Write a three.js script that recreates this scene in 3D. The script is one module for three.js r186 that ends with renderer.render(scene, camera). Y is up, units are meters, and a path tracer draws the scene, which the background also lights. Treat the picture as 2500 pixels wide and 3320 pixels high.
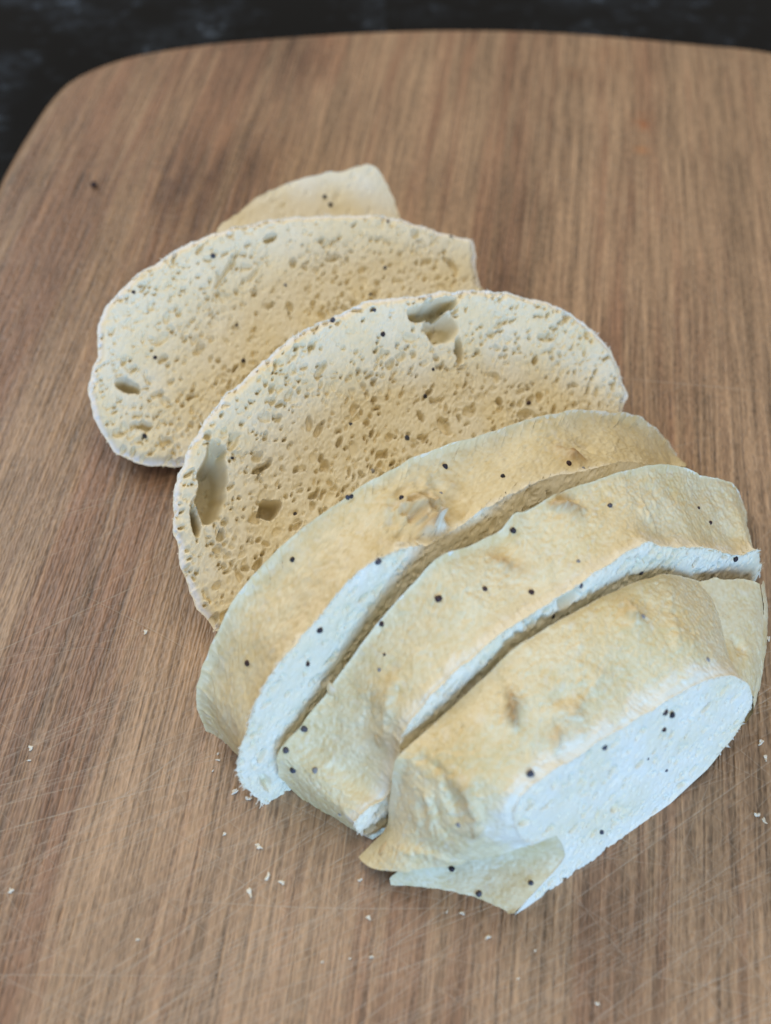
import * as THREE from 'three';
import { mergeGeometries } from 'three/addons/utils/BufferGeometryUtils.js';
import { RectAreaLightUniformsLib } from 'three/addons/lights/RectAreaLightUniformsLib.js';
import { acceleratedRaycast, computeBoundsTree } from 'three-mesh-bvh';

// ---------------------------------------------------------------- camera, light, exposure
const MM = 0.001, BT = 0.018;                       // board top above the counter
const scene = new THREE.Scene();
const PITCH = 50 * Math.PI / 180, DIST = 0.235, FOCAL = 4000;   // FOCAL in pixels of the 2500 x 3320 photograph
const camera = new THREE.PerspectiveCamera(2 * Math.atan(1660 / FOCAL) * 180 / Math.PI, 2500 / 3320, 0.01, 20);
camera.position.set(0, BT + DIST * Math.sin(PITCH), DIST * Math.cos(PITCH));
camera.lookAt(0, BT, 0);
camera.updateMatrixWorld(true);
camera.focus = 0.209; camera.userData.fStop = 13.5;

const renderer = new THREE.WebGLRenderer({ antialias: true });
renderer.toneMapping = THREE.LinearToneMapping;
renderer.toneMappingExposure = 1.24;
renderer.shadowMap.enabled = true;

RectAreaLightUniformsLib.init();
scene.background = new THREE.Color().setRGB(0.20, 0.185, 0.165);   // dim surroundings of the room
function panel(name, color, intensity, w, h, from, to) {
  const l = new THREE.RectAreaLight(color, intensity, w, h);
  l.name = name; l.position.set(...from); l.lookAt(...to); scene.add(l);
}
panel('front_window', new THREE.Color().setRGB(0.26, 0.535, 1.0), 7.8, 0.95, 0.38, [0.30, 0.27, 0.85], [0, 0.03, 0]);
panel('side_window', new THREE.Color().setRGB(0.96, 0.98, 1.0), 3.6, 1.2, 1.2, [-1.1, 1.35, -1.1], [0, 0, 0]);
panel('ceiling_fill', new THREE.Color().setRGB(1.0, 0.92, 0.79), 1.45, 1.6, 1.6, [0.2, 2.0, 0.1], [0, 0, 0]);  // unseen overhead fill, added for light bounced off the ceiling

// ---------------------------------------------------------------- helpers
let seed = 20240611;
const rnd = () => { seed = (seed + 0x6D2B79F5) | 0; let t = Math.imul(seed ^ (seed >>> 15), 1 | seed); t = (t + Math.imul(t ^ (t >>> 7), 61 | t)) ^ t; return ((t ^ (t >>> 14)) >>> 0) / 4294967296; };
const rr = (a, b) => a + (b - a) * rnd();
const hash = (x, y, z, k = 0) => { let h = Math.imul(x, 374761393) ^ Math.imul(y, 668265263) ^ Math.imul(z, 1440662683) ^ Math.imul(k + 1, 1274126177); h = Math.imul(h ^ (h >>> 13), 1274126177); h = Math.imul(h ^ (h >>> 16), 2246822519); return ((h ^ (h >>> 15)) >>> 0) / 4294967296; };
const sm = (t) => t * t * (3 - 2 * t), mix = (a, b, t) => a + (b - a) * t, clamp = (x, a = 0, b = 1) => Math.min(b, Math.max(a, x));
const step = (a, b, x) => sm(clamp((x - a) / (b - a)));
function vn(x, y, z = 0, k = 0) {                     // value noise, -1..1
  const X = Math.floor(x), Y = Math.floor(y), Z = Math.floor(z), u = sm(x - X), v = sm(y - Y), w = sm(z - Z);
  const l = (dz) => mix(mix(hash(X, Y, Z + dz, k), hash(X + 1, Y, Z + dz, k), u), mix(hash(X, Y + 1, Z + dz, k), hash(X + 1, Y + 1, Z + dz, k), u), v);
  return (w ? mix(l(0), l(1), w) : l(0)) * 2 - 1;
}
const fbm = (x, y, z, o = 3, k = 0) => { let s = 0, a = 1, n = 0; for (let i = 0; i < o; i++) { s += a * vn(x, y, z, k + i * 7); n += a; a *= 0.5; x *= 2.03; y *= 2.03; z *= 2.03; } return s / n; };
function worley(x, y, k = 0) {                         // [F1, F2, random of the nearest cell]
  const X = Math.floor(x), Y = Math.floor(y); let a = 9, b = 9, id = 0;
  for (let j = -1; j <= 1; j++) for (let i = -1; i <= 1; i++) {
    const px = X + i + 0.5 + 0.9 * (hash(X + i, Y + j, 11, k) - 0.5) - x, py = Y + j + 0.5 + 0.9 * (hash(X + i, Y + j, 29, k) - 0.5) - y, d = Math.sqrt(px * px + py * py);
    if (d < a) { b = a; a = d; id = hash(X + i, Y + j, 53, k); } else if (d < b) b = d;
  }
  return [a, b, id];
}
const V = (x, y, z) => new THREE.Vector3(x, y, z), UP = V(0, 1, 0), EYE = camera.position.clone();
const [RIGHT, TOP, BACK] = [V(), V(), V()]; camera.matrixWorld.extractBasis(RIGHT, TOP, BACK);
// directions and points are read off the photograph at 1666 x 2212
const ray = (px, py) => BACK.clone().multiplyScalar(-FOCAL).addScaledVector(RIGHT, px * 1.5 - 1250).addScaledVector(TOP, 1660 - py * 1.5).normalize();
const onPlane = (px, py, p0, n) => { const r = ray(px, py); return EYE.clone().addScaledVector(r, p0.clone().sub(EYE).dot(n) / r.dot(n)); };
const onBoard = (px, py, h = 0) => onPlane(px, py, V(0, BT + h * MM, 0), UP);

const taken = {};
const numbered = (n) => { taken[n] = (taken[n] ?? -1) + 1; return taken[n] ? `${n}_${String(taken[n]).padStart(3, '0')}` : n; };
function tag(o, label, category, group, kind) { o.userData = { label, category }; if (group) o.userData.group = group; if (kind) o.userData.kind = kind; return o; }
function mesh(name, g, m, parent, top = false) { const o = new THREE.Mesh(g, m); o.name = top ? numbered(name) : name; o.castShadow = o.receiveShadow = true; parent.add(o); return o; }
function geo(pos, idx, col, uv) {
  const g = new THREE.BufferGeometry();
  g.setAttribute('position', new THREE.Float32BufferAttribute(pos, 3));
  if (col) g.setAttribute('color', new THREE.Float32BufferAttribute(col, 3));
  if (uv) g.setAttribute('uv', new THREE.Float32BufferAttribute(uv, 2));
  g.setIndex(idx); g.computeVertexNormals(); return g;
}
function dataTex(w, h, fill, srgb) {
  const d = new Uint8Array(w * h * 4); fill(d);
  const t = new THREE.DataTexture(d, w, h); t.magFilter = t.minFilter = THREE.LinearFilter; t.wrapS = t.wrapT = THREE.RepeatWrapping;
  if (srgb) t.colorSpace = THREE.SRGBColorSpace; t.needsUpdate = true; return t;
}
const toS = (c) => 255 * (c <= 0.0031308 ? 12.92 * c : 1.055 * Math.pow(c, 1 / 2.4) - 0.055);

// ---------------------------------------------------------------- counter
{
  const N = 1024, S = 0.9;
  const t = dataTex(N, N, (d) => {
    for (let j = 0; j < N; j++) for (let i = 0; i < N; i++) {
      const x = i / N * S / MM, y = j / N * S / MM;     // mm
      const big = step(0.0, 0.6, fbm(x / 30, y / 30, 0.5, 3, 3)), fl = worley(x / 5 + fbm(x / 4, y / 4, 0, 2, 5), y / 5, 8), sp = fl[2] > 0.72 ? 1 - step(0.1, 0.5, fl[0]) : 0;
      const a = 0.003 + 0.03 * big * (0.5 + 0.5 * vn(x / 2.2, y / 2.2, 0, 2)) + 0.08 * sp * (0.1 + big);
      const o = (j * N + i) * 4; d[o] = toS(a * 0.72); d[o + 1] = toS(a * 0.95); d[o + 2] = toS(a * 1.28); d[o + 3] = 255;
    }
  }, true);
  t.repeat.set(1 / S, 1 / S);
  const g = new THREE.PlaneGeometry(2.4, 2.4); g.rotateX(-Math.PI / 2);
  const p = g.attributes.position, uv = g.attributes.uv; for (let i = 0; i < p.count; i++) uv.setXY(i, p.getX(i), p.getZ(i));
  const c = mesh('countertop', g, new THREE.MeshPhysicalMaterial({ map: t, roughness: 0.16, specularIntensity: 0.35 }), scene, true);
  tag(c, 'black speckled granite countertop under the wooden board', 'countertop', null, 'structure');
}

// ---------------------------------------------------------------- cutting board
const GA = 7 * Math.PI / 180, GS = Math.sin(GA), GC = Math.cos(GA);     // the grain runs 7 degrees off the view
{
  const X0 = -0.113, Z0 = -0.187, SX = 0.226, SZ = 0.287, N = 2048;
  const H = new Float32Array(N * N);
  const light = new Float32Array(N * N), dark = new Float32Array(N * N);   // knife scratches, open vessels of the wood
  const toPix = (p) => [(p.x - X0) / SX * N, (p.z - Z0) / SZ * N];
  function stroke(buf, x, y, ang, len, w, a, bend) {                         // mm-free: pixels
    const n = Math.ceil(len * 1.4);
    for (let k = 0; k < n; k++) {
      const t = k / n, q = (t - 0.5) * len, b = bend * (t - 0.5) * (t - 0.5) * len;
      const cx = x + Math.cos(ang) * q - Math.sin(ang) * b, cy = y + Math.sin(ang) * q + Math.cos(ang) * b, f = a * Math.pow(Math.sin(Math.PI * t), 0.4) * (0.65 + 0.35 * vn(k * 0.11, x, y));
      const R = Math.ceil(w + 1);
      for (let j = -R; j <= R; j++) for (let i = -R; i <= R; i++) {
        const X = Math.floor(cx) + i, Y = Math.floor(cy) + j; if (X < 0 || Y < 0 || X >= N || Y >= N) continue;
        const d = Math.hypot(X + 0.5 - cx, Y + 0.5 - cy), v = f * clamp(w + 0.5 - d); if (v > buf[Y * N + X]) buf[Y * N + X] = v;
      }
    }
  }
  for (let k = 0; k < 9500; k++) stroke(dark, rnd() * N, rnd() * N, Math.PI / 2 + GA + rr(-0.02, 0.02), rr(16, 130), rr(0.4, 1.25), rr(0.35, 1) * Math.sqrt(rnd()), rr(-0.03, 0.03));
  for (let k = 0; k < 420; k++) { const p = toPix(onBoard(rr(-50, 1700), 700 + 1600 * Math.sqrt(rnd()))); stroke(light, p[0], p[1], rr(-0.62, -0.22) + (rnd() < 0.2 ? rr(-0.5, 1.2) : 0), rr(70, 640), rr(0.35, 1.0), rr(0.15, 0.9), rr(-0.06, 0.06)); }
  for (let k = 0; k < 300; k++) { const p = toPix(onBoard(rr(-50, 1700), rr(1500, 2300))); stroke(light, p[0], p[1], rr(-0.5, -0.2) + (rnd() < 0.3 ? rr(0.6, 1.4) : 0), rr(40, 260), rr(0.3, 0.7), rr(0.2, 0.8), rr(-0.05, 0.05)); }
  for (let k = 0; k < 26; k++) { const p = toPix(onBoard(rr(0, 1666), rr(90, 900))); stroke(light, p[0], p[1], rr(0.2, 0.9), rr(100, 500), rr(0.4, 0.9), rr(0.2, 0.55), rr(-0.05, 0.05)); }
  const stains = [[370, 385, 9, 0.55, [0.5, 0.5, 0.56]], [440, 420, 13, 0.3, [0.7, 0.66, 0.62]], [1383, 262, 2.6, 0.7, [1.25, 0.72, 0.45]], [1385, 320, 2.2, 0.5, [1.2, 0.8, 0.5]], [1240, 165, 4, 0.4, [0.75, 0.62, 0.55]], [1320, 120, 10, 0.3, [0.78, 0.66, 0.6]], [700, 110, 9, 0.25, [1.0, 0.75, 0.65]]]
    .map(([x, y, r, a, c]) => ({ p: onBoard(x, y).divideScalar(MM), r, a, c }));
  const map = dataTex(N, N, (d) => {
    for (let j = 0; j < N; j++) for (let i = 0; i < N; i++) {
      const X = (X0 + i / N * SX) / MM, Z = (Z0 + j / N * SZ) / MM, o = j * N + i;
      const wob = 3 * vn(X / 80, Z / 150, 0, 40) + 0.5 * vn(X / 18, Z / 60, 0, 41);
      const a = X * GC + Z * GS + wob, l = -X * GS + Z * GC;                 // across and along the grain
      const band = fbm(a / 17, l / 420, 0, 2, 20), mid = fbm(a / 4.2, l / 160, 0, 3, 21), fine = fbm(a / 0.75, l / 30, 0, 2, 22), hair = vn(a / 0.27, l / 12, 0, 23), fleck = vn(a / 0.22, l / 1.0, 0, 24), blot = fbm(X / 30, Z / 34, 0, 3, 25);
      const red = step(-0.35, 0.45, band + 0.5 * mid + 0.35 * fbm(a / 1.6, l / 26, 0, 2, 27));
      let v = 1 + 0.20 * mid + 0.20 * fine + 0.34 * hair + 0.24 * fleck + 0.18 * blot + 0.16 * fbm(a / 24, l / 900, 0, 2, 28) - 0.10 * red;
      v *= 1 - 0.62 * dark[o] * step(-0.6, 0.5, fbm(X / 14, Z / 26, 0, 2, 30));
      let r = mix(0.350, 0.272, red) * v, g = mix(0.222, 0.148, red) * v, b = mix(0.126, 0.082, red) * v;
      for (const s of stains) { const q = ((X - s.p.x) ** 2 + ((Z - s.p.z) * 0.6) ** 2) / (s.r * s.r); if (q < 4) { const f = Math.min(1, 1.6 * s.a) * Math.exp(-q * 1.6) * clamp(0.7 + 0.9 * fbm(X / 2.5, Z / 3.5, 0, 2, 60)); r *= mix(1, s.c[0], f); g *= mix(1, s.c[1], f); b *= mix(1, s.c[2], f); } }
      const s = 0.8 * light[o]; r = mix(r, 0.50, s); g = mix(g, 0.41, s); b = mix(b, 0.31, s);
      d[o * 4] = toS(r); d[o * 4 + 1] = toS(g); d[o * 4 + 2] = toS(b); d[o * 4 + 3] = 255;
      H[o] = 0.55 + 0.10 * fine + 0.16 * hair + 0.12 * fleck - 0.34 * dark[o] - 0.3 * light[o];
    }
  }, true);
  const bump = dataTex(N, N, (d) => { for (let o = 0; o < N * N; o++) { const v = clamp(H[o]) * 255; d[o * 4] = d[o * 4 + 1] = d[o * 4 + 2] = v; d[o * 4 + 3] = 255; } });
  for (const t of [map, bump]) { t.wrapS = t.wrapT = THREE.MirroredRepeatWrapping; }
  const seen = [[-40, 470], [0, 385], [30, 330], [70, 265], [110, 210], [150, 172], [200, 144], [270, 121], [350, 105], [450, 91], [600, 78], [750, 68], [900, 62], [1050, 61], [1200, 66], [1350, 77], [1500, 91], [1666, 109]].map(([x, y]) => onBoard(x - (y > 150 ? 7 : 0), y - 9));
  const rest = [V(0.135, 0, -0.150), V(0.158, 0, -0.118), V(0.168, 0, -0.06), V(0.170, 0, 0.04), V(0.160, 0, 0.125), V(0.13, 0, 0.165), V(0.06, 0, 0.178), V(-0.05, 0, 0.178), V(-0.10, 0, 0.155), V(-0.125, 0, 0.10), V(-0.123, 0, 0.02), V(-0.115, 0, -0.04)];
  const outline = new THREE.CatmullRomCurve3([...seen, ...rest], true, 'centripetal').getSpacedPoints(260).slice(0, 260);
  const R = 0.005;
  const shape = new THREE.Shape(outline.map((p) => new THREE.Vector2(p.x, -p.z)));
  const g = new THREE.ExtrudeGeometry(shape, { depth: BT - 2 * R, bevelEnabled: true, bevelThickness: R, bevelSize: R, bevelOffset: -R, bevelSegments: 6, curveSegments: 1 });
  g.rotateX(-Math.PI / 2); g.translate(0, R, 0);
  const p = g.attributes.position, uv = g.attributes.uv;
  for (let i = 0; i < p.count; i++) uv.setXY(i, (p.getX(i) - X0) / SX, (p.getZ(i) - Z0) / SZ);
  const b = mesh('cutting_board', g, new THREE.MeshPhysicalMaterial({ map, bumpMap: bump, bumpScale: 0.0004, roughness: 0.42, specularIntensity: 0.9 }), scene, true);
  tag(b, 'scratched brown wooden cutting board with rounded corner on the dark counter', 'cutting board');
}

// ---------------------------------------------------------------- bread
const crustMat = new THREE.MeshPhysicalMaterial({ vertexColors: true, roughness: 0.42, specularIntensity: 0.75 });
const crumbMat = new THREE.MeshPhysicalMaterial({ vertexColors: true, roughness: 0.85, specularIntensity: 0.3 });
const fringeMat = new THREE.MeshPhysicalMaterial({ color: new THREE.Color().setRGB(0.86, 0.80, 0.64), roughness: 0.9, transmission: 0.35, side: THREE.DoubleSide });

function frame(A, B, lean, h0 = 0.2) {                  // a cut plane: u along the cut, v up the slice, w out towards the front
  const a = onBoard(...A, h0), u = onBoard(...B, h0).sub(a).normalize(), w = u.clone().cross(UP), b = lean * Math.PI / 180;
  return { a, u, v: UP.clone().multiplyScalar(Math.cos(b)).addScaledVector(w, -Math.sin(b)), w: w.clone().multiplyScalar(Math.cos(b)).addScaledVector(UP, Math.sin(b)) };
}
const shifted = (f, off) => ({ ...f, a: f.a.clone().addScaledVector(f.w, off * MM) });
const place = (f, u, v, w = 0) => f.a.clone().addScaledVector(f.u, u * MM).addScaledVector(f.v, v * MM).addScaledVector(f.w, w * MM);
const toUV = (f, p) => Array.isArray(p) ? (() => { const q = onPlane(p[0], p[1], f.a, f.w).sub(f.a).divideScalar(MM); return V(q.dot(f.u), q.dot(f.v), 0); })() : V(p.u, p.v, 0);
// closed outline on a cut plane: the curve over the top from the left bottom corner to the right one, then the straight base
function outlineOf(f, pts, nTop, nBase, rough, k) {
  const top = new THREE.CatmullRomCurve3(pts.map((p) => toUV(f, p)), false, 'centripetal').getSpacedPoints(nTop - 1), a = top[nTop - 1], b = top[0], out = [];
  top.forEach((p) => out.push(p)); for (let i = 1; i <= nBase; i++) out.push(a.clone().lerp(b, i / (nBase + 1)));
  const n = out.length;
  const jag = out.map((p, i) => {
    const q = out[(i + 1) % n], o = out[(i + n - 1) % n], t = q.clone().sub(o).normalize(), e = i < nTop ? Math.min(1, i / 25, (nTop - 1 - i) / 25) : 0;
    const d = rough * e * (0.55 * fbm(p.x / 2.6, p.y / 2.6, k, 3, 70) + 0.07 * vn(p.x / 0.35, p.y / 0.35, k, 71));
    return V(p.x - t.y * d, p.y + t.x * d, 0);
  });
  jag.smooth = out; return jag;
}
function crustColor(P, k, brown, out, torn = 0) {                  // P in mm
  const a = fbm(P.x / 11, P.y / 11, P.z / 11 + k, 3, 80), b = fbm(P.x / 2.4, P.y / 2.4, P.z / 2.4 + k, 3, 81), c = vn(P.x / 0.45, P.y / 0.45, P.z / 0.45, 82), s = vn(P.x / 0.8, P.y / 0.8, P.z / 0.8, 83);
  let t = clamp(0.42 + 0.6 * a + 0.4 * b + 0.35 * c);
  let r = mix(0.81, 0.70, t), g = mix(0.705, 0.545, t), bl = mix(0.455, 0.26, t);
  const pale = step(0.35, 0.9, s + 0.5 * b) * 0.5; r = mix(r, 0.78, pale); g = mix(g, 0.70, pale); bl = mix(bl, 0.52, pale);
  const br = clamp(brown) * clamp(0.65 + 0.7 * b + 0.3 * c); r = mix(r, 0.44, br); g = mix(g, 0.27, br); bl = mix(bl, 0.11, br);
  const dot = step(0.80, 0.95, vn(P.x / 0.33, P.y / 0.33, P.z / 0.33, 85)) * 0.5; r = mix(r, 0.40, dot); g = mix(g, 0.27, dot); bl = mix(bl, 0.12, dot);
  const bare = torn > 0 ? step(0.2, 0.9, torn + 0.5 * b + 0.25 * c) : 0; r = mix(r, 0.85, bare); g = mix(g, 0.78, bare); bl = mix(bl, 0.60, bare);   // crumb laid bare by the cut, front light painted in as extra white
  out.push(r, g, bl);
}
function marksOn(m, list) {                              // dents, blisters, browned spots and shade painted into recesses, found on the plain surface
  const rc = new THREE.Raycaster(); m.updateMatrixWorld(true);
  return list.map(([px, py, r, depth, brown = 0]) => { rc.set(EYE, ray(px, py)); const h = rc.intersectObject(m)[0]; return h && { p: h.point.clone().divideScalar(MM), r, depth, brown }; }).filter(Boolean);
}
function skin(rows, n, m, closed, k, marks, rough, bulge, fadeEnds = [true, true], torn = 0) {
  // rows(t, i): a point of the undisplaced surface, i along the outline, t = j / m from the back to the front
  const pos0 = [], idx = [], W = n;
  for (let j = 0; j <= m; j++) for (let i = 0; i < W; i++) pos0.push(rows(j / m, i));
  const q = closed ? W : W - 1;
  for (let j = 0; j < m; j++) for (let i = 0; i < q; i++) { const a = j * W + i, b = j * W + (i + 1) % W; idx.push(a, b, a + W, b, b + W, a + W); }
  const flat = geo(pos0.flatMap((p) => [p.x, p.y, p.z]), idx), nor = flat.attributes.normal;
  let found = [];
  if (marks.length) { flat.computeBoundsTree = computeBoundsTree; flat.computeBoundsTree(); const t = new THREE.Mesh(flat, new THREE.MeshBasicMaterial({ side: THREE.DoubleSide })); t.raycast = acceleratedRaycast; found = marksOn(t, marks); }
  const pos = [], col = [], P = V(), blis = (x, y, z) => { const w = worley(x / 1.9, y / 1.9 + z / 2.3, k + 5); return w[2] > 0.82 ? step(0.32, 0.0, w[0]) * (w[2] - 0.7) : 0; };
  for (let j = 0; j <= m; j++) for (let i = 0; i < W; i++) {
    const o = j * W + i, p = pos0[o], t = j / m; P.copy(p).divideScalar(MM);
    const e = (fadeEnds[0] ? step(0, 0.08, t) : 1) * (fadeEnds[1] ? step(1, 0.93, t) : 1);
    const N = V(nor.getX(o), nor.getY(o), nor.getZ(o));
    let d = bulge(t, i) + rough * e * (0.75 * fbm(P.x / 9, P.y / 9, P.z / 9 + k, 2, 90) + 0.22 * fbm(P.x / 2.2, P.y / 2.2, P.z / 2.2, 2, 91) + 0.10 * vn(P.x / 0.55, P.y / 0.55, P.z / 0.55, 92) + 0.065 * vn(P.x / 0.27, P.y / 0.27, P.z / 0.27, 93) + 0.85 * blis(P.x, P.z, P.y));
    let brown = 0;
    for (const s of found) {
      const D = P.distanceTo(s.p) / s.r; if (D > 2.2) continue;
      const wob = D * (1 + 0.45 * fbm(P.x / (s.r * 0.9), P.y / (s.r * 0.9), P.z / (s.r * 0.9), 2, 95)), f = Math.exp(-wob * wob * 1.5);
      d -= s.depth * f * e; brown += s.brown * f;
    }
    p.addScaledVector(N, d * MM); pos.push(p.x, p.y, p.z); crustColor(P, k, brown, col, torn * step(0.74, 1, t));
  }
  return { g: geo(pos, idx, col), at: (t, i) => { const o = (Math.round(t * m) * W + i) * 3; return V(pos[o], pos[o + 1], pos[o + 2]); } };
}
// the cut face: a fine grid fitted to its outline, with every pore sunk into it
function crumbFace(f, line, cell, style, holes, k) {
  const xs = line.map((p) => p.x), ys = line.map((p) => p.y), x0 = Math.min(...xs) - cell, x1 = Math.max(...xs) + cell, y0 = Math.min(...ys) - cell, y1 = Math.max(...ys) + cell, nx = Math.ceil((x1 - x0) / cell), ny = Math.ceil((y1 - y0) / cell), n = line.length;
  const inside = new Uint8Array((nx + 1) * (ny + 1));
  for (let j = 0; j <= ny; j++) {                        // crossings of this row
    const y = y0 + j * cell + 1e-5, c = [];
    for (let i = 0; i < n; i++) { const a = line[i], b = line[(i + 1) % n]; if ((a.y > y) !== (b.y > y)) c.push(a.x + (b.x - a.x) * (y - a.y) / (b.y - a.y)); }
    c.sort((a, b) => a - b);
    for (let q = 0; q + 1 < c.length; q += 2) for (let i = Math.max(0, Math.ceil((c[q] - x0) / cell)); i <= nx && x0 + i * cell < c[q + 1]; i++) inside[j * (nx + 1) + i] = 1;
  }
  const nearest = (x, y) => {
    let best = 1e9, bx = 0, by = 0, bi = 0;
    for (let i = 0; i < n; i++) {
      const a = line[i], b = line[(i + 1) % n], dx = b.x - a.x, dy = b.y - a.y, t = clamp(((x - a.x) * dx + (y - a.y) * dy) / (dx * dx + dy * dy || 1)), qx = a.x + t * dx, qy = a.y + t * dy, D = (x - qx) ** 2 + (y - qy) ** 2;
      if (D < best) { best = D; bx = qx; by = qy; bi = i; }
    }
    return [Math.sqrt(best), bx, by, bi];
  };
  const id = new Int32Array((nx + 1) * (ny + 1)).fill(-1), pos = [], col = [], idx = [];
  const hs = holes.map(([px, py, a, b, ang, depth, soft = 0.25]) => { const c = toUV(f, [px, py]); if (style.skin) depth *= depth > 1.7 ? 1.6 : 1.2; return { x: c.x, y: c.y, a, b, c: Math.cos(ang), s: Math.sin(ang), depth, soft }; });
  const vert = (i, j) => {
    const o = j * (nx + 1) + i; if (id[o] >= 0) return id[o];
    let x = x0 + i * cell, y = y0 + j * cell; const near = nearest(x, y); let D = near[0];
    if (!inside[o]) { x = near[1]; y = near[2]; D = 0; }
    const wx = x + 0.55 * vn(x / 1.7, y / 1.7, k, 100), wy = y + 0.55 * vn(x / 1.7, y / 1.7, k, 101);
    const z = style.size, ex = wx * 0.88 + wy * 0.48, ey = -wx * 0.48 + wy * 0.88, big = worley(ex / (z * 2.4), ey / (z * 1.6), k + 1), med = worley(ex / (z * 1.25), ey / z, k + 2), sml = worley(wx / (z * 0.52), wy / (z * 0.48), k + 3);
    const region = fbm(x / 8, y / 6, k, 2, 102);
    const bowl = (w, r0, edge) => { const q = w[0] / (r0 * (0.45 + 0.7 * ((w[2] * 7.3) % 1))); return q < 1 ? step(1, 1 - edge, q) * (0.5 + 0.5 * Math.sqrt(1 - q * q)) : 0; };
    let d = 0, pit = 0;
    const r1 = (big[2] * 13.7) % 1, r2 = (med[2] * 13.7) % 1;
    if (big[2] > 0.78 - 0.4 * region) pit = bowl(big, 0.52, 0.4) * style.deep * (0.6 + 1.7 * r1 * r1);
    if (med[2] > 0.40 - 0.7 * region) pit = Math.max(pit, bowl(med, 0.58, 0.55) * style.deep * (0.22 + 1.5 * r2 * r2 * r2));
    if (sml[2] > 0.35) pit = Math.max(pit, bowl(sml, 0.55, 0.7) * style.deep * 0.20);
    d -= pit;
    d += style.wave * (0.4 * fbm(x / 7, y / 7, k, 2, 103) + 0.10 * vn(x / 1.1, y / 1.1, k, 104) + 0.06 * vn(x / 0.3, y / 0.3, k, 105)) + (style.dome ?? 0.3) * (step(0, 1.7, D) - 1);
    for (const h of hs) {
      const dx = x - h.x, dy = y - h.y, lx = (dx * h.c + dy * h.s) / h.a, ly = (-dx * h.s + dy * h.c) / h.b, r = Math.sqrt(lx * lx + ly * ly) * (1 + 0.20 * vn(x / (0.5 * h.b + 0.6), y / (0.5 * h.b + 0.6), k, 106));
      if (r < 1) { const s = step(1, 1 - h.soft, r) * (0.55 + 0.45 * Math.sqrt(1 - r * r)); d = mix(d, -h.depth + 0.6 * d + 0.5 * fbm(x / 1.6, y / 1.6, k, 3, 110), s); } else if (r < 1.25) d += 0.12 * (1.25 - r);
    }
    const rim = step(0, style.rim ?? 0.5, D); d = mix(-(style.dome ?? 0.3), d, rim) + (style.dome ?? 0.3);
    const p = place(f, x, y, d); pos.push(p.x, p.y, p.z);
    const m = fbm(x / 6, y / 6, k, 3, 107), s = vn(x / 0.5, y / 0.5, k, 108);
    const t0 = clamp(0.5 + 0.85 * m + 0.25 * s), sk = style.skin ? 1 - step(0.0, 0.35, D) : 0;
    const rimBand = style.skin ? 1 - step(0.35, 1, D / style.skin + 0.45 * fbm(x / 1.8, y / 1.8, k, 2, 109)) : 0, t = t0 * (1 - rimBand), innerTint = style.skin ? [0.975, 0.91] : [1, 1];   // whiter band along the outline, yellower crumb inside it
    col.push(mix(mix(0.86, 0.83, t) + 0.02 * rimBand, 0.82, sk), mix(mix(0.80, 0.73, t) * innerTint[0] + 0.05 * rimBand, 0.75, sk), mix(mix(0.64, 0.50, t) * innerTint[1] + 0.16 * rimBand, 0.58, sk));
    return (id[o] = pos.length / 3 - 1);
  };
  for (let j = 0; j < ny; j++) for (let i = 0; i < nx; i++) {
    const o = j * (nx + 1) + i, c = inside[o] + inside[o + 1] + inside[o + nx + 1] + inside[o + nx + 2]; if (!c) continue;
    const a = vert(i, j), b = vert(i + 1, j), e = vert(i + 1, j + 1), g = vert(i, j + 1); idx.push(a, b, e, a, e, g);
  }
  return geo(pos, idx, col);
}
// torn shreds standing along a cut edge
function fringe(f, line, from, to, count, len, w = 0) {
  const pos = [], idx = [], n = line.length;
  for (let k = 0; k < count; k++) {
    const i = Math.floor(rr(from, to) * n) % n, p = line[i], q = line[(i + 1) % n], t = q.clone().sub(p).normalize(), nx = -t.y, ny = t.x, L = len * (0.25 + rnd() ** 3), wd = rr(0.06, 0.2), a = rr(-0.9, 0.9), lift = rr(-0.1, 0.9), seg = 3;
    const inw = rr(-0.1, 0.7), bx = p.x - nx * inw, by = p.y - ny * inw, dx = nx * Math.cos(a) + t.x * Math.sin(a), dy = ny * Math.cos(a) + t.y * Math.sin(a), s0 = pos.length / 3, curl = rr(-1, 1);
    for (let s = 0; s <= seg; s++) {
      const h = s / seg, ww = wd * (1 - 0.75 * h) * rr(0.7, 1.3), cx = bx + dx * L * h - dy * curl * L * h * h * 0.5, cy = by + dy * L * h + dx * curl * L * h * h * 0.5, cz = w + lift * L * h * (1.2 - 0.5 * h);
      for (const e of [-1, 1]) { const P = place(f, cx - dy * ww * e, cy + dx * ww * e, cz + 0.05 * e); pos.push(P.x, P.y, P.z); }
      if (s) { const b = s0 + s * 2; idx.push(b - 2, b - 1, b, b - 1, b + 1, b); }
    }
  }
  return geo(pos, idx);
}
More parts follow.
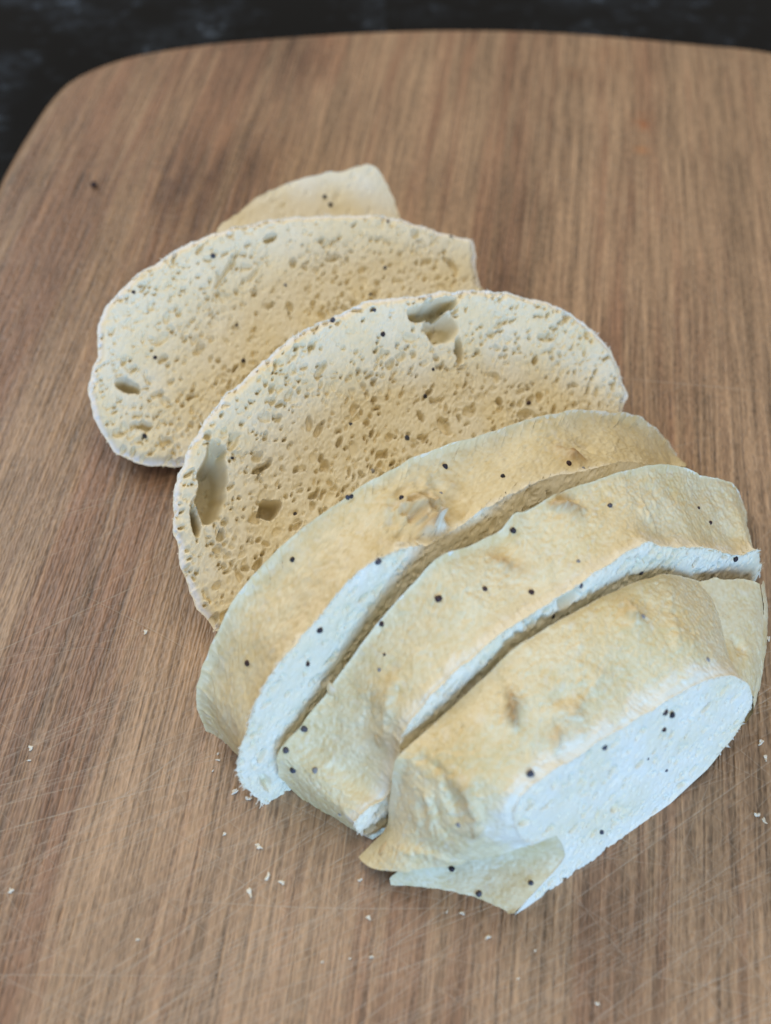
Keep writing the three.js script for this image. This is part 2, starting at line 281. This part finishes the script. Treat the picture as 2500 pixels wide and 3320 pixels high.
function slice(name, o) {
  const root = new THREE.Group(); root.name = numbered(name); scene.add(root); tag(root, o.label, 'bread slice', 'slices cut from one loaf');
  const nT = o.n, nB = Math.round(nT * 0.3), n = nT + nB, lf = outlineOf(o.front, o.frontPts, nT, nB, o.edge ?? 1, o.k), lb = outlineOf(o.back, o.backPts, nT, nB, (o.edge ?? 1) * 0.7, o.k + 3);
  const at = (f, l) => l.map((p) => place(f, p.x, p.y)), F = at(o.front, lf.smooth), B = at(o.back, lb.smooth), dF = at(o.front, lf).map((p, i) => p.sub(F[i])), dB = at(o.back, lb).map((p, i) => p.sub(B[i]));
  const M = o.mid && at(o.mid, outlineOf(o.mid, o.midPts, nT, nB, 0, 0).smooth);
  const bul = o.bulge ?? 1, base = (i) => i < nT ? Math.min(1, i / (nT * 0.06), (nT - i) / (nT * 0.06)) : 0;
  // orientation: the outline runs left, over the top, right; rows go from the back to the front, so normals point outwards
  const s = skin((t, i) => { const p = M ? B[i].clone().multiplyScalar((2 * t - 1) * (t - 1)).addScaledVector(M[i], 4 * t * (1 - t)).addScaledVector(F[i], t * (2 * t - 1)) : B[i].clone().lerp(F[i], t); p.addScaledVector(dF[i], step(0.75, 1, t)).addScaledVector(dB[i], step(0.25, 0, t)); o.adjust?.(p, t, i / nT); return p; }, o.open ? nT : n, o.m, !o.open, o.k, o.marks ?? [], o.rough ?? 1, (t, i) => bul * base(i) * (1 - (2 * t - 1) ** 4) ** 0.6 * (1 + 0.3 * (t - 0.5)), [true, true], o.torn ?? 0.9);
  const wall = mesh('crust', s.g, crustMat, root);
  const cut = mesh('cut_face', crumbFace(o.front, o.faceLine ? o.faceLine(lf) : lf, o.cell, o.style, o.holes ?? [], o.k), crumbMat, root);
  const bl = lb.filter((_, i) => i % 3 === 0);
  mesh('cut_face', crumbFace({ ...o.back, u: o.back.u, w: o.back.w.clone().negate() }, bl, 0.9, { ...o.style, deep: 0.3 }, [], o.k + 9), crumbMat, root);
  if (o.fringe) { const fr = mesh('crumb_fringe', mergeGeometries(o.fringe.map(([a, b, c, len]) => fringe(o.front, lf, a * nT / n, b * nT / n, c, len))), fringeMat, root); fr.userData = { kind: 'stuff' }; }
  return { root, wall, cut, lf, F, B, nT };
}
const crease = (x0, y0, x1, y1, r, depth, brown = 0) => Array.from({ length: 7 }, (_, i) => [mix(x0, x1, i / 6) + 5 * (hash(i, x0, 1) - 0.5), mix(y0, y1, i / 6), r, depth * (0.55 + 0.45 * Math.sin(Math.PI * i / 6)) * 0.6, brown * 0.6]);

const f4 = frame([580, 1735], [1500, 1130], 11), f5 = frame([805, 1815], [1640, 1260], 6), f6b = frame([815, 1840], [1640, 1290], 6), f6 = frame([1110, 1980], [1640, 1597], 15);
const f6m = (() => { const f = frame([815, 1840], [1640, 1290], 10); f.a.addScaledVector(f5.u.clone().cross(UP), 0.010); return f; })();
const f3 = frame([462, 1362], [1400, 892], 56, 5), f2 = frame([262, 1000], [1150, 640], 60, 5), f1 = shifted(f2, -15);
const shrink = (pts, f, cu, cv, s, vmin) => pts.map((p) => { const q = toUV(f, p); return { u: cu + (q.x - cu) * s, v: Math.max(vmin, cv + (q.y - cv) * s) }; });

// heel, the farthest
const p1pts = [{ u: 30, v: 14 }, { u: 33, v: 27 }, [470, 497], [500, 470], [560, 425], [620, 396], [700, 374], [740, 369], [775, 357], [797, 354], [815, 364], [838, 400], [852, 436], [865, 470], { u: 74, v: 16 }];
const s1 = slice('bread_slice', { label: 'small pale heel of the loaf mostly hidden behind another slice', k: 10, front: f1, back: shifted(f1, -9), frontPts: p1pts, backPts: shrink(p1pts, f1, 60, 22, 0.9, 20), n: 420, m: 24, cell: 0.5, rough: 0.6, bulge: 0.8,
  style: { size: 1.0, deep: 0.3, wave: 0.7 }, holes: [[800, 372, 1.6, 0.8, 0.4, 0.5, 0.8]] });
// second slice
const p2pts = [[520, 965], [460, 992], [400, 1007], [330, 1006], [270, 990], [225, 945], [200, 900], [193, 850], [197, 800], [213, 760], [213, 700], [235, 655], [290, 602], [400, 532], [500, 491], [640, 469], [740, 466], [830, 469], [920, 491], [985, 513], [1016, 519], [1026, 550], [1032, 605], { u: 86, v: 3 }, { u: 80, v: -2 }];
const s2 = slice('bread_slice', { label: 'leaning bread slice with a long slit in its cut face, resting on the heel', k: 20, front: f2, back: shifted(f2, -14), frontPts: p2pts, backPts: shrink(p2pts, f2, 45, 20, 0.93, 12), n: 620, m: 26, cell: 0.26, rough: 0.7, bulge: 0.9, edge: 1.1,
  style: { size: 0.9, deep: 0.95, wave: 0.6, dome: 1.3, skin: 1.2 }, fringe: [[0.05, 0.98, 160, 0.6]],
  holes: [[275, 838, 2.6, 1.3, -0.85, 4], [582, 520, 1.7, 0.9, 0.2, 1.8], [490, 585, 6.5, 0.55, 0.62, 1.3, 0.6], [715, 563, 2.0, 0.7, -0.1, 1.4], [312, 925, 1.9, 0.8, -0.5, 1.8], [255, 940, 1.3, 0.8, -0.6, 1.0], [430, 760, 1.6, 0.8, 0.4, 1.0], [350, 738, 2.0, 0.9, 0.3, 0.9], [920, 570, 1.2, 0.6, -0.4, 1.2], [975, 580, 0.8, 1.9, 0.2, 1.3], [625, 670, 0.7, 1.1, 0.1, 1.3], [545, 600, 2.2, 0.5, 0.5, 0.9], [780, 590, 1.2, 0.6, 0.3, 1.0]] });
// third slice
const p3pts = [[560, 1372], [505, 1375], [455, 1350], [415, 1295], [398, 1240], [386, 1190], [373, 1100], [380, 1045], [396, 1000], [440, 912], [500, 842], [560, 788], [600, 752], [660, 712], [720, 682], [790, 655], [850, 641], [940, 634], [1040, 626], [1120, 638], [1200, 660], [1250, 688], [1300, 732], [1328, 775], [1341, 810], [1356, 862], [1345, 890], { u: 92, v: -1 }];
const s3 = slice('bread_slice', { label: 'leaning bread slice with large cavities in its cut face, propped behind the standing slices', k: 30, front: f3, back: shifted(f3, -15), frontPts: p3pts, backPts: shrink(p3pts, f3, 48, 26, 0.88, 14), n: 700, m: 30, cell: 0.22, rough: 0.7, bulge: 0.9, edge: 1.2,
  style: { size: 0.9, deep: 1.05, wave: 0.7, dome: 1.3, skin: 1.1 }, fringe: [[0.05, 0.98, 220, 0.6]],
  holes: [[455, 1045, 7.6, 2.7, 0.98, 8, 0.4], [420, 1130, 3.8, 0.9, 1.25, 4, 0.6], [578, 1105, 2.5, 1.75, 0.05, 4.5], [562, 1015, 2.2, 0.6, 0.1, 1.8], [500, 960, 2.5, 1.0, 0.7, 1.2, 0.6], [935, 670, 6.6, 1.7, -0.05, 5.5, 0.35], [948, 714, 4.2, 3.3, -0.5, 4.4, 0.45], [988, 760, 0.9, 3.0, -0.35, 3, 0.5], [880, 735, 2.0, 1.0, -0.6, 0.8, 0.6], [690, 803, 2.0, 0.6, 0.5, 1.4], [685, 935, 1.6, 0.7, 0.6, 1.4], [665, 920, 0.6, 1.6, -0.5, 1.5], [955, 925, 1.0, 2.0, 0, 1.4], [905, 905, 0.5, 1.3, 0.1, 1.4], [1010, 895, 1.3, 1.1, -0.5, 1.2], [1130, 898, 1.9, 0.9, -0.3, 1.4], [1175, 735, 1.9, 0.8, -0.4, 1.2], [1080, 700, 2.0, 0.7, 0.2, 0.9], [700, 1010, 0.9, 1.4, 0, 1.2], [630, 770, 2.2, 1.0, 0.6, 0.7, 0.7], [840, 790, 1.3, 0.8, 0.6, 1.2], [1065, 820, 0.8, 1.2, 0.1, 1.0], [730, 960, 1.2, 0.5, 0.7, 1.3], [620, 860, 1.5, 0.6, 0.6, 1.0], [1120, 850, 1.0, 0.5, 0, 1.0]] });
// fourth slice, standing
const p4pts = [[650, 1705], [612, 1730], [580, 1735], [545, 1716], [520, 1680], [510, 1645], [522, 1600], [560, 1505], [605, 1432], [650, 1382], [705, 1315], [760, 1252], [805, 1215], [860, 1190], [905, 1182], [950, 1166], [1000, 1130], [1050, 1098], [1100, 1068], [1150, 1046], [1200, 1030], [1250, 1020], [1340, 1001], { u: 86, v: 19 }, { u: 93, v: 9 }, { u: 92, v: 0 }];
const p4back = [{ u: 2, v: 4 }, [447, 1580], [425, 1480], [440, 1435], [470, 1365], [500, 1303], [545, 1245], [600, 1190], [670, 1130], [755, 1070], [850, 1012], [950, 965], [1025, 945], [1100, 922], [1150, 905], [1200, 893], [1250, 887], [1310, 889], [1370, 896], [1420, 928], [1456, 972], [1474, 1005], { u: 102, v: 6 }, { u: 99, v: 3 }];
const s4 = slice('bread_slice', { label: 'standing tan slice with a crumpled knot in its crust, beside the leaning slices', k: 40, front: f4, back: shifted(f4, -14), frontPts: p4pts, backPts: p4back, n: 640, m: 110, cell: 0.24, rough: 1, bulge: 1.6, edge: 1.3,
  style: { size: 0.9, deep: 0.6, wave: 0.9 }, fringe: [[0.04, 0.9, 420, 0.9]], holes: [[575, 1690, 0.8, 2.4, 0.2, 1.6, 0.5]],
  marks: [[922, 1098, 4.2, 3.2, 0.5], [905, 1085, 2.4, 0.8, 0.25], ...Array.from({ length: 11 }, (_, i) => [922 + 76 * Math.cos(i * 0.571), 1098 + 62 * Math.sin(i * 0.571), 1.5, i === 1 || i === 2 ? 0.2 : -0.7, 0]), ...[[892, 1075], [925, 1068], [900, 1108], [935, 1098], [958, 1112], [882, 1092]].map(([x, y], i) => [x, y, 0.85 + 0.25 * (i % 3), -1.9, 0]), [943, 1138, 1.6, 5.5, 1], [922, 1148, 1.1, 2.2, 0.6], [912, 1122, 0.7, 1.2, 0.4], [945, 1082, 0.7, 1.0, 0.3], [990, 1140, 1.8, -0.5, 0], ...crease(1205, 955, 1268, 985, 1.3, 0.9, 0.6), [1238, 975, 2.6, 0.6, 0.4], ...crease(1255, 940, 1290, 960, 1.2, -0.5), ...crease(840, 1150, 905, 1180, 0.8, 0.8, 0.2), [640, 1290, 7, -0.3, 0.22], [980, 1035, 2.0, 0.3, 0.3], [560, 1390, 6, 0.2, 0.15]] });  // brown marks darken the knot's pits, painting shade into its colour
// fifth slice, standing
const p5pts = [[805, 1815], [778, 1797], [768, 1778], [795, 1750], [832, 1728], [848, 1685], [858, 1640], [868, 1600], [900, 1542], [950, 1487], [1000, 1440], [1050, 1398], [1100, 1360], [1150, 1328], [1200, 1298], [1260, 1255], [1320, 1216], [1362, 1190], [1400, 1175], [1450, 1181], [1530, 1186], [1600, 1200], [1636, 1190], [1642, 1215], { u: 85.5, v: 5 }, { u: 84, v: 0 }];
const p5back = [[640, 1716], [612, 1690], [598, 1650], [606, 1622], [640, 1580], [680, 1530], [720, 1475], [760, 1420], [800, 1368], [850, 1310], [880, 1275], [915, 1235], [960, 1200], [1020, 1178], [1080, 1148], [1110, 1112], [1150, 1098], [1200, 1070], [1250, 1050], [1350, 1017], [1400, 1009], [1450, 1005], [1485, 1012], [1520, 1030], [1560, 1037], [1590, 1052], [1608, 1105], { u: 95, v: 2 }];
const s5 = slice('bread_slice', { label: 'standing tan slice between the knotted slice and the end piece, torn hole at its end', k: 50, front: f5, back: shifted(f5, -13.8), frontPts: p5pts, backPts: p5back, n: 640, m: 110, cell: 0.24, rough: 1, bulge: 0.9, edge: 1.3,
  style: { size: 1.0, deep: 0.8, wave: 0.9 }, fringe: [[0.02, 0.98, 380, 0.85]],
  holes: [[800, 1790, 1.3, 0.9, 0.3, 2.4], [822, 1775, 0.9, 1.1, 0.2, 2.4], [822, 1750, 1.2, 0.7, 0.5, 1.5], [1230, 1290, 2.2, 1.6, 0.5, 2.2], [1010, 1490, 3, 1.4, 0.7, 1.6], [1345, 1225, 1.6, 0.7, 0.4, 1.0]],
  marks: [...crease(1190, 1088, 1262, 1096, 0.8, 1.1, 0.8), ...crease(1200, 1075, 1250, 1072, 0.9, -0.8), ...crease(1392, 1075, 1425, 1135, 0.8, 0.8, 0.1), ...crease(845, 1470, 826, 1600, 1.1, 1.0, 0.25), ...crease(800, 1500, 780, 1580, 1.4, -0.6), ...crease(1060, 1200, 1120, 1225, 1.3, 0.5, 0.4), [1222, 1092, 2.4, 0.6, 0.5], [1245, 1105, 1.3, 0.5, 0.5], [1190, 1095, 2.0, -0.6, 0], [825, 1520, 4.5, 0.8, 0.25], [815, 1590, 2.4, 0.3, 0.25], [1090, 1215, 4, 0.3, 0.3], [1420, 1080, 1.5, 0.4, 0.05], [1395, 1100, 1.4, 0.4, 0.05], [700, 1620, 5, -0.3, 0.1], [845, 1440, 2, -0.4, 0], [860, 1500, 1.2, -0.35, 0], [760, 1630, 3, 0.4, 0.12], [1540, 1090, 3, 0.6, 0.0], [930, 1330, 5, -0.2, 0.15]] });
// sixth piece: an upper lobe folded over a thin lower one
const p6top = [[1203, 1806], [1150, 1820], [1118, 1800], [1110, 1768], [1117, 1738], [1134, 1710], [1180, 1676], [1250, 1632], [1300, 1600], [1350, 1570], [1400, 1540], [1450, 1510], [1500, 1484], [1550, 1461], [1582, 1458], [1606, 1470], [1626, 1500], [1622, 1530], [1600, 1570], [1568, 1614], [1530, 1662]];
const p6back = [[775, 1852], [800, 1828], [836, 1790], [842, 1740], [847, 1700], [857, 1642], [885, 1612], [920, 1580], [980, 1525], [1050, 1462], [1100, 1410], [1160, 1370], [1230, 1330], [1300, 1290], [1350, 1268], [1400, 1250], [1440, 1240], [1490, 1250], [1530, 1262], [1562, 1278], [1580, 1310], { u: 76, v: 3 }];
const s6 = slice('bread_slice', { label: 'thick end piece with pointed flaps and a broad white cut face', k: 60, front: f6, back: f6b, frontPts: p6top, backPts: p6back, n: 640, m: 150, cell: 0.22, rough: 1, bulge: 0.5, edge: 0.8, open: true,
  mid: f6m, midPts: [[905, 1884], [915, 1850], [930, 1800], [945, 1740], [975, 1680], [1030, 1615], [1090, 1560], [1150, 1515], [1250, 1452], [1350, 1392], [1440, 1348], [1500, 1338], [1545, 1352], [1580, 1400], { u: 67, v: 3 }],
  faceLine: (lf) => [[1112, 1978], [1140, 1945], [1180, 1902], [1205, 1875], [1222, 1850], [1216, 1825]].map((p) => toUV(f6, p)).concat(lf.slice(0, 640), [[1495, 1694], [1450, 1736], [1400, 1775], [1352, 1812], [1336, 1815], [1326, 1830], [1310, 1846], [1250, 1889], [1180, 1936]].map((p) => toUV(f6, p))),
  style: { size: 0.8, deep: 0.5, wave: 0.8, rim: 1.0, dome: 0 }, fringe: [[0.02, 0.97, 200, 0.6]], holes: [[1185, 1737, 1.4, 0.6, 0.2, 1.0, 0.6], [1130, 1777, 1.3, 0.7, -0.6, 1.0, 0.6], [1330, 1690, 2, 0.7, 0.4, 0.2, 0.9], [1500, 1540, 2.4, 1, 0.3, 0.25, 0.9]],
  marks: [...crease(1254, 1395, 1257, 1625, 0.55, 0.75, 0.15), ...crease(1098, 1485, 1118, 1565, 0.8, 1.2, 0.8), ...crease(1078, 1470, 1085, 1560, 1.1, -0.7), ...crease(1300, 1455, 1240, 1545, 1.0, 0.7, 0.2), ...crease(1005, 1690, 1030, 1790, 1.2, 1.2, 0.3), ...crease(960, 1680, 985, 1770, 1.3, -0.9), ...crease(915, 1720, 930, 1790, 1.0, 0.7, 0.1), ...crease(1345, 1300, 1375, 1345, 1.0, 0.9, 0.2), ...crease(1445, 1270, 1465, 1400, 0.8, 0.6, 0.1), ...crease(860, 1840, 990, 1866, 1.0, 0.8, 0), ...crease(1200, 1640, 1210, 1580, 0.9, 0.5, 0.2), [1112, 1518, 1.6, 0.8, 0.55], [1105, 1550, 1.3, 0.6, 0.5], [1245, 1540, 2.0, 0.5, 0.45], [1225, 1590, 3.5, 0.2, 0.4], [1260, 1500, 1.6, -0.5, 0], [1215, 1505, 1.7, -0.7, 0], [1215, 1530, 1.4, 0.5, 0.1], [1022, 1795, 1.8, 0.6, 0.45], [1000, 1830, 4, 1.0, 0.1], [930, 1760, 3.0, -0.7, 0], [980, 1700, 2.5, 0.7, 0.15], [900, 1830, 3.5, -0.5, 0], [1000, 1870, 2.0, -0.5, 0], [905, 1640, 1.2, -0.5, 0], [1370, 1335, 2.5, 0.6, 0.2], [1400, 1300, 1.5, -0.4, 0], [1480, 1380, 3, 0.5, 0.15], [940, 1660, 1.4, -0.5, 0]] });
// its lower lobes
const S = (pts) => new THREE.CatmullRomCurve3(pts.map(([x, y, h]) => onBoard(x, y, h)), false, 'centripetal');
function lobe(root, inner, outer, n, m, k, marks) {
  const A = S(inner).getSpacedPoints(n - 1), B = S(outer).getSpacedPoints(n - 1);
  const s = skin((t, i) => A[i].clone().lerp(B[i], t).addScaledVector(A[0].clone().sub(A[1]).normalize(), MM * (1 - step(0, 14, i)) * (1.1 * Math.sin(Math.PI * t) + 0.35 * vn(t * 9, k, 0, 3))), n, m, false, k, marks, 0.6, (t) => 0.9 * 4 * t * (1 - t), [false, true]);
  return mesh('crust', s.g, crustMat, root);
}
const onF6 = (px, py) => onPlane(px, py, f6.a, f6.w);
{
  const hOf = (p) => (p.y - BT) / MM;
  const L = [[1112, 1978], [1140, 1945], [1180, 1902], [1205, 1875], [1222, 1850], [1216, 1825], [1203, 1806]].map(([x, y]) => [x, y, hOf(onF6(x, y))]);
  lobe(s6.root, [[845, 1912, 0.1], [843, 1898, 1.2], [862, 1884, 2.6], [885, 1868, 4], [930, 1850, 5.5]], L, 120, 110, 66, [[1035, 1850, 2.4, 0.3, 0.3], [1070, 1900, 4, 0.3, 0.3], [1190, 1860, 2.5, 0.3, 0.4], [1100, 1870, 3, -0.4, 0], [960, 1880, 3.5, -0.5, 0]]).userData = { label: 'thin lower flap of crust' };
  lobe(s6.root, [[1490, 1268, 17], [1515, 1330, 16], [1540, 1390, 13], [1570, 1450, 12], [1612, 1500, 8]], [[1642, 1262, 9], [1649, 1310, 6.5], [1648, 1400, 6], [1640, 1460, 5], [1628, 1512, 4]], 150, 60, 67, [[1590, 1400, 1.5, 0.8, 0]]);
  lobe(s6.root, [[1642, 1262, 9], [1649, 1310, 6.5], [1648, 1400, 6], [1640, 1460, 5], [1628, 1512, 4]], [[1640, 1285, 0], [1645, 1330, 0], [1640, 1430, 0], [1625, 1500, 0], [1600, 1570, 0]], 120, 16, 68, []);
}

// ---------------------------------------------------------------- seeds, set into the bread they belong to
const seedGeo = [0, 1, 2].map((k) => {
  const g = new THREE.IcosahedronGeometry(1, 3), p = g.attributes.position;
  for (let i = 0; i < p.count; i++) { const x = p.getX(i), y = p.getY(i), z = p.getZ(i), kid = 1 - 0.30 * Math.exp(-((x - 0.9) ** 2 + y * y) * 3), w = 1 + 0.05 * vn(x * 4, y * 4, z * 4 + k * 9, 120); p.setXYZ(i, x * 1.12 * kid * w, y * 0.88 * w, z * 0.8 * w); }
  g.computeVertexNormals(); return g;
});
const seedMats = [[0.022, 0.018, 0.024], [0.045, 0.022, 0.02], [0.05, 0.055, 0.075], [0.085, 0.075, 0.08], [0.03, 0.022, 0.026]].map((c) => new THREE.MeshPhysicalMaterial({ color: new THREE.Color().setRGB(...c), roughness: 0.5, specularIntensity: 0.7 }));
const veiled = new THREE.MeshPhysicalMaterial({ color: new THREE.Color().setRGB(0.24, 0.23, 0.22), roughness: 0.6 });
const sesameMat = new THREE.MeshPhysicalMaterial({ color: new THREE.Color().setRGB(0.66, 0.50, 0.27), roughness: 0.3, specularIntensity: 0.9 });
const rc = new THREE.Raycaster();
function hits(s, px, py) {
  s.root.updateMatrixWorld(true); rc.set(EYE, ray(px, py));
  for (const m of s.root.children) if (m.isMesh && !m.geometry.boundsTree && m.name !== 'crumb_fringe' && m.geometry.index) { m.geometry.computeBoundsTree = computeBoundsTree; m.geometry.computeBoundsTree(); m.raycast = acceleratedRaycast; m.material.side = THREE.DoubleSide; }
  return rc.intersectObjects(s.root.children.filter((m) => m.geometry.boundsTree && !m.name.includes('seed')))[0];
}
function sow(s, list) {
  for (const [px, py, d = 1, kind = 0] of list) {
    const h = hits(s, px, py); if (!h) { console.log('no bread under', px, py); continue; }
    const nrm = h.face.normal.clone(); if (nrm.dot(rc.ray.direction) > 0) nrm.negate();
    const o = mesh(kind === 3 ? 'sesame_seed' : 'poppy_seed', kind === 3 ? sesameGeo : seedGeo[Math.floor(rnd() * 3)], kind === 3 ? sesameMat : kind === 2 ? veiled : seedMats[Math.floor(rnd() * 5)], s.root);
    o.position.copy(h.point).addScaledVector(nrm, (kind === 3 ? -0.05 : kind === 2 ? -0.14 : 0.02) * MM);
    o.quaternion.setFromUnitVectors(V(0, 0, 1), nrm).multiply(new THREE.Quaternion().setFromAxisAngle(V(0, 0, 1), kind === 3 ? 1.9 : rnd() * 6.28));
    o.scale.setScalar(kind === 3 ? 0.85 : 0.46 * d * MM * rr(0.9, 1.1));
  }
}
const sesameGeo = new THREE.SphereGeometry(1, 20, 14); { const p = sesameGeo.attributes.position; for (let i = 0; i < p.count; i++) { const x = p.getX(i); p.setXYZ(i, x * 1.45 * MM, p.getY(i) * (0.85 - 0.32 * x) * MM, p.getZ(i) * 0.33 * MM); } sesameGeo.computeVertexNormals(); }
sow(s1, [[702, 425, 1.1], [714, 443, 1.1]]);
sow(s2, [[838, 479, 1], [460, 553, 1.1], [832, 579, 1.1], [617, 616, 0.9, 2], [289, 632, 0.9], [511, 702, 0.85], [336, 773, 0.9], [525, 779, 1.05], [313, 942, 1.1], [801, 637, 1], [975, 512, 1]]);
sow(s3, [[720, 692, 1.1], [828, 722, 1.1], [809, 671, 0.95], [955, 679, 0.9, 2], [919, 856, 1], [1143, 871, 1.1], [758, 918, 0.9], [880, 947, 1.05], [638, 1112, 1], [936, 798, 0.8], [805, 1018, 1, 2], [502, 990, 0.7]]);
sow(s4, [[962, 1008, 1.15], [1087, 1029, 0.95], [1230, 1002, 1.1], [1262, 1012, 1, 2], [752, 1075, 0.95], [759, 1073, 0.8], [868, 1076, 1], [632, 1210, 0.95], [818, 1213, 1.1], [692, 1362, 1.05], [535, 1433, 1.05], [665, 1435, 0.95], [952, 1065, 0.8, 2]]);
sow(s5, [[1109, 1146, 1.15], [1318, 1093, 0.95], [1048, 1273, 0.95], [1149, 1280, 0.95], [947, 1294, 1.2], [825, 1349, 1], [1250, 1213, 0.9, 2], [1386, 1238, 0.85], [1255, 1265, 0.9], [1194, 1332, 1], [657, 1575, 1.15], [618, 1622, 1.15], [633, 1665, 1.1], [680, 1664, 1.1, 2], [1590, 1208, 1.05], [1535, 1130, 0.8], [1510, 1098, 0.7], [735, 1760, 1, 2], [820, 1447, 0.8, 2], [831, 1415, 0.6], [716, 1489, 1, 3], [815, 1602, 1, 3]]);
sow(s6, [[1390, 1332, 1, 2], [1147, 1672, 1.2], [1437, 1540, 1.15], [1453, 1546, 1], [1436, 1577, 0.8], [1307, 1615, 0.95], [1440, 1665, 0.75], [1300, 1798, 0.95], [990, 1783, 1, 2], [977, 1878, 1.1], [1147, 1908, 1], [1035, 1932, 1.25], [1530, 1425, 0.9, 2], [1401, 1640, 0.5], [828, 1831, 1, 3]]);

// ---------------------------------------------------------------- crumbs and a stray seed on the board
const flakeMat = new THREE.MeshPhysicalMaterial({ color: new THREE.Color().setRGB(0.78, 0.72, 0.58), roughness: 0.9 });
const flakeGeo = [0, 1, 2, 3, 4, 5].map((k) => {
  const g = mergeGeometries([0, 1, 2].map((q) => {
    const b = new THREE.IcosahedronGeometry(1, 2), p = b.attributes.position, h = (n) => hash(k, q, n, 9) - 0.5;
    for (let i = 0; i < p.count; i++) { const x = p.getX(i), y = p.getY(i), z = p.getZ(i), w = 1 + 0.4 * vn(x * 1.8 + k * 5, y * 1.8 + q * 3, z * 1.8, 130) + 0.2 * vn(x * 4.5, y * 4.5 + k, z * 4.5, 131); p.setXYZ(i, x * w * (q ? 0.35 + 0.5 * Math.abs(h(1)) : 0.8), y * w * 0.24 + 0.22 * x * x, z * w * (0.22 + 0.3 * Math.abs(h(2)))); }
    b.rotateY(2.2 * h(3) * q); b.rotateZ(0.6 * h(4)); b.translate(q ? 1.1 * h(5) : 0, 0.12 * q, q ? 0.8 * h(6) : 0); return b;
  }));
  g.computeVertexNormals(); g.computeBoundingBox(); g.translate(0, -g.boundingBox.min.y, 0); return g;
});
const where = { left: ['thin white bread shred lying beside the standing slices', 'shreds beside the standing slices'], front: ['tiny pale crumb lying on the bare wood in front of the end piece', 'crumbs in front of the end piece'], right: ['white bread shred lying past the broad white cut face', 'shreds past the white cut face'], far: ['lone speck of crumb on bare wood well away from the bread', 'specks away from the bread'] };
for (const [px, py, len, ang, w] of [[509, 1713, 1.7, 0.6, 'left'], [538, 1727, 1.3, 0, 'left'], [471, 1643, 0.9, 0.2, 'left'], [460, 1666, 0.5, 1, 'left'], [472, 1630, 0.7, 1.2, 'left'], [561, 1831, 1.6, -0.6, 'left'], [555, 1826, 0.7, 0.9, 'left'], [579, 1895, 1.7, 1.35, 'left'], [541, 1931, 2.2, 1.8, 'left'], [608, 1907, 1.2, 0, 'left'], [486, 1804, 0.8, 0.5, 'left'],
  [67, 1619, 1.3, 1.2, 'far'], [63, 1644, 0.8, 0.4, 'far'], [23, 1926, 1.1, 1.8, 'far'], [297, 2031, 0.7, 0.7, 'far'], [315, 1368, 1.4, 1.1, 'far'],
  [779, 1902, 0.9, 0.3, 'front'], [798, 1985, 1.1, 1.9, 'front'], [802, 2069, 0.9, 0.5, 'front'], [697, 2079, 0.5, 1, 'front'], [757, 2072, 0.5, 0.6, 'front'], [998, 1974, 0.9, 0.2, 'front'], [966, 1971, 0.6, 0.9, 'front'], [1053, 2027, 1.1, 0.9, 'front'], [1157, 2056, 0.6, 1.5, 'front'], [1120, 2115, 0.6, 0.4, 'front'], [1290, 2170, 0.8, 2.4, 'front'],
  [1644, 1607, 1.9, 0.7, 'right'], [1655, 1640, 1.8, 1.4, 'right'], [1637, 1762, 1.2, 0.2, 'right'], [1652, 1776, 1.3, 2.2, 'right'], [1662, 1382, 1.4, 1.3, 'right']]) {
  const o = mesh('bread_crumb', flakeGeo[Math.floor(rnd() * 6)], flakeMat, scene, true);
  o.position.copy(onBoard(px, py, 0.02)); o.rotation.y = ang; o.scale.set(0.5 * len * MM, 0.42 * Math.min(len, 1) * MM, rr(0.4, 0.62) * Math.min(len, 1.2) * MM);
  tag(o, where[w][0], 'crumb', where[w][1]);
}
const stray = mesh('poppy_seed', seedGeo[0], seedMats[1], scene, true);
stray.position.copy(onBoard(203, 398, 0.6)); stray.scale.setScalar(0.85 * MM); stray.rotation.x = -1.5;
tag(stray, 'single dark seed lying alone on the board near its rounded corner', 'seed');

renderer.render(scene, camera);
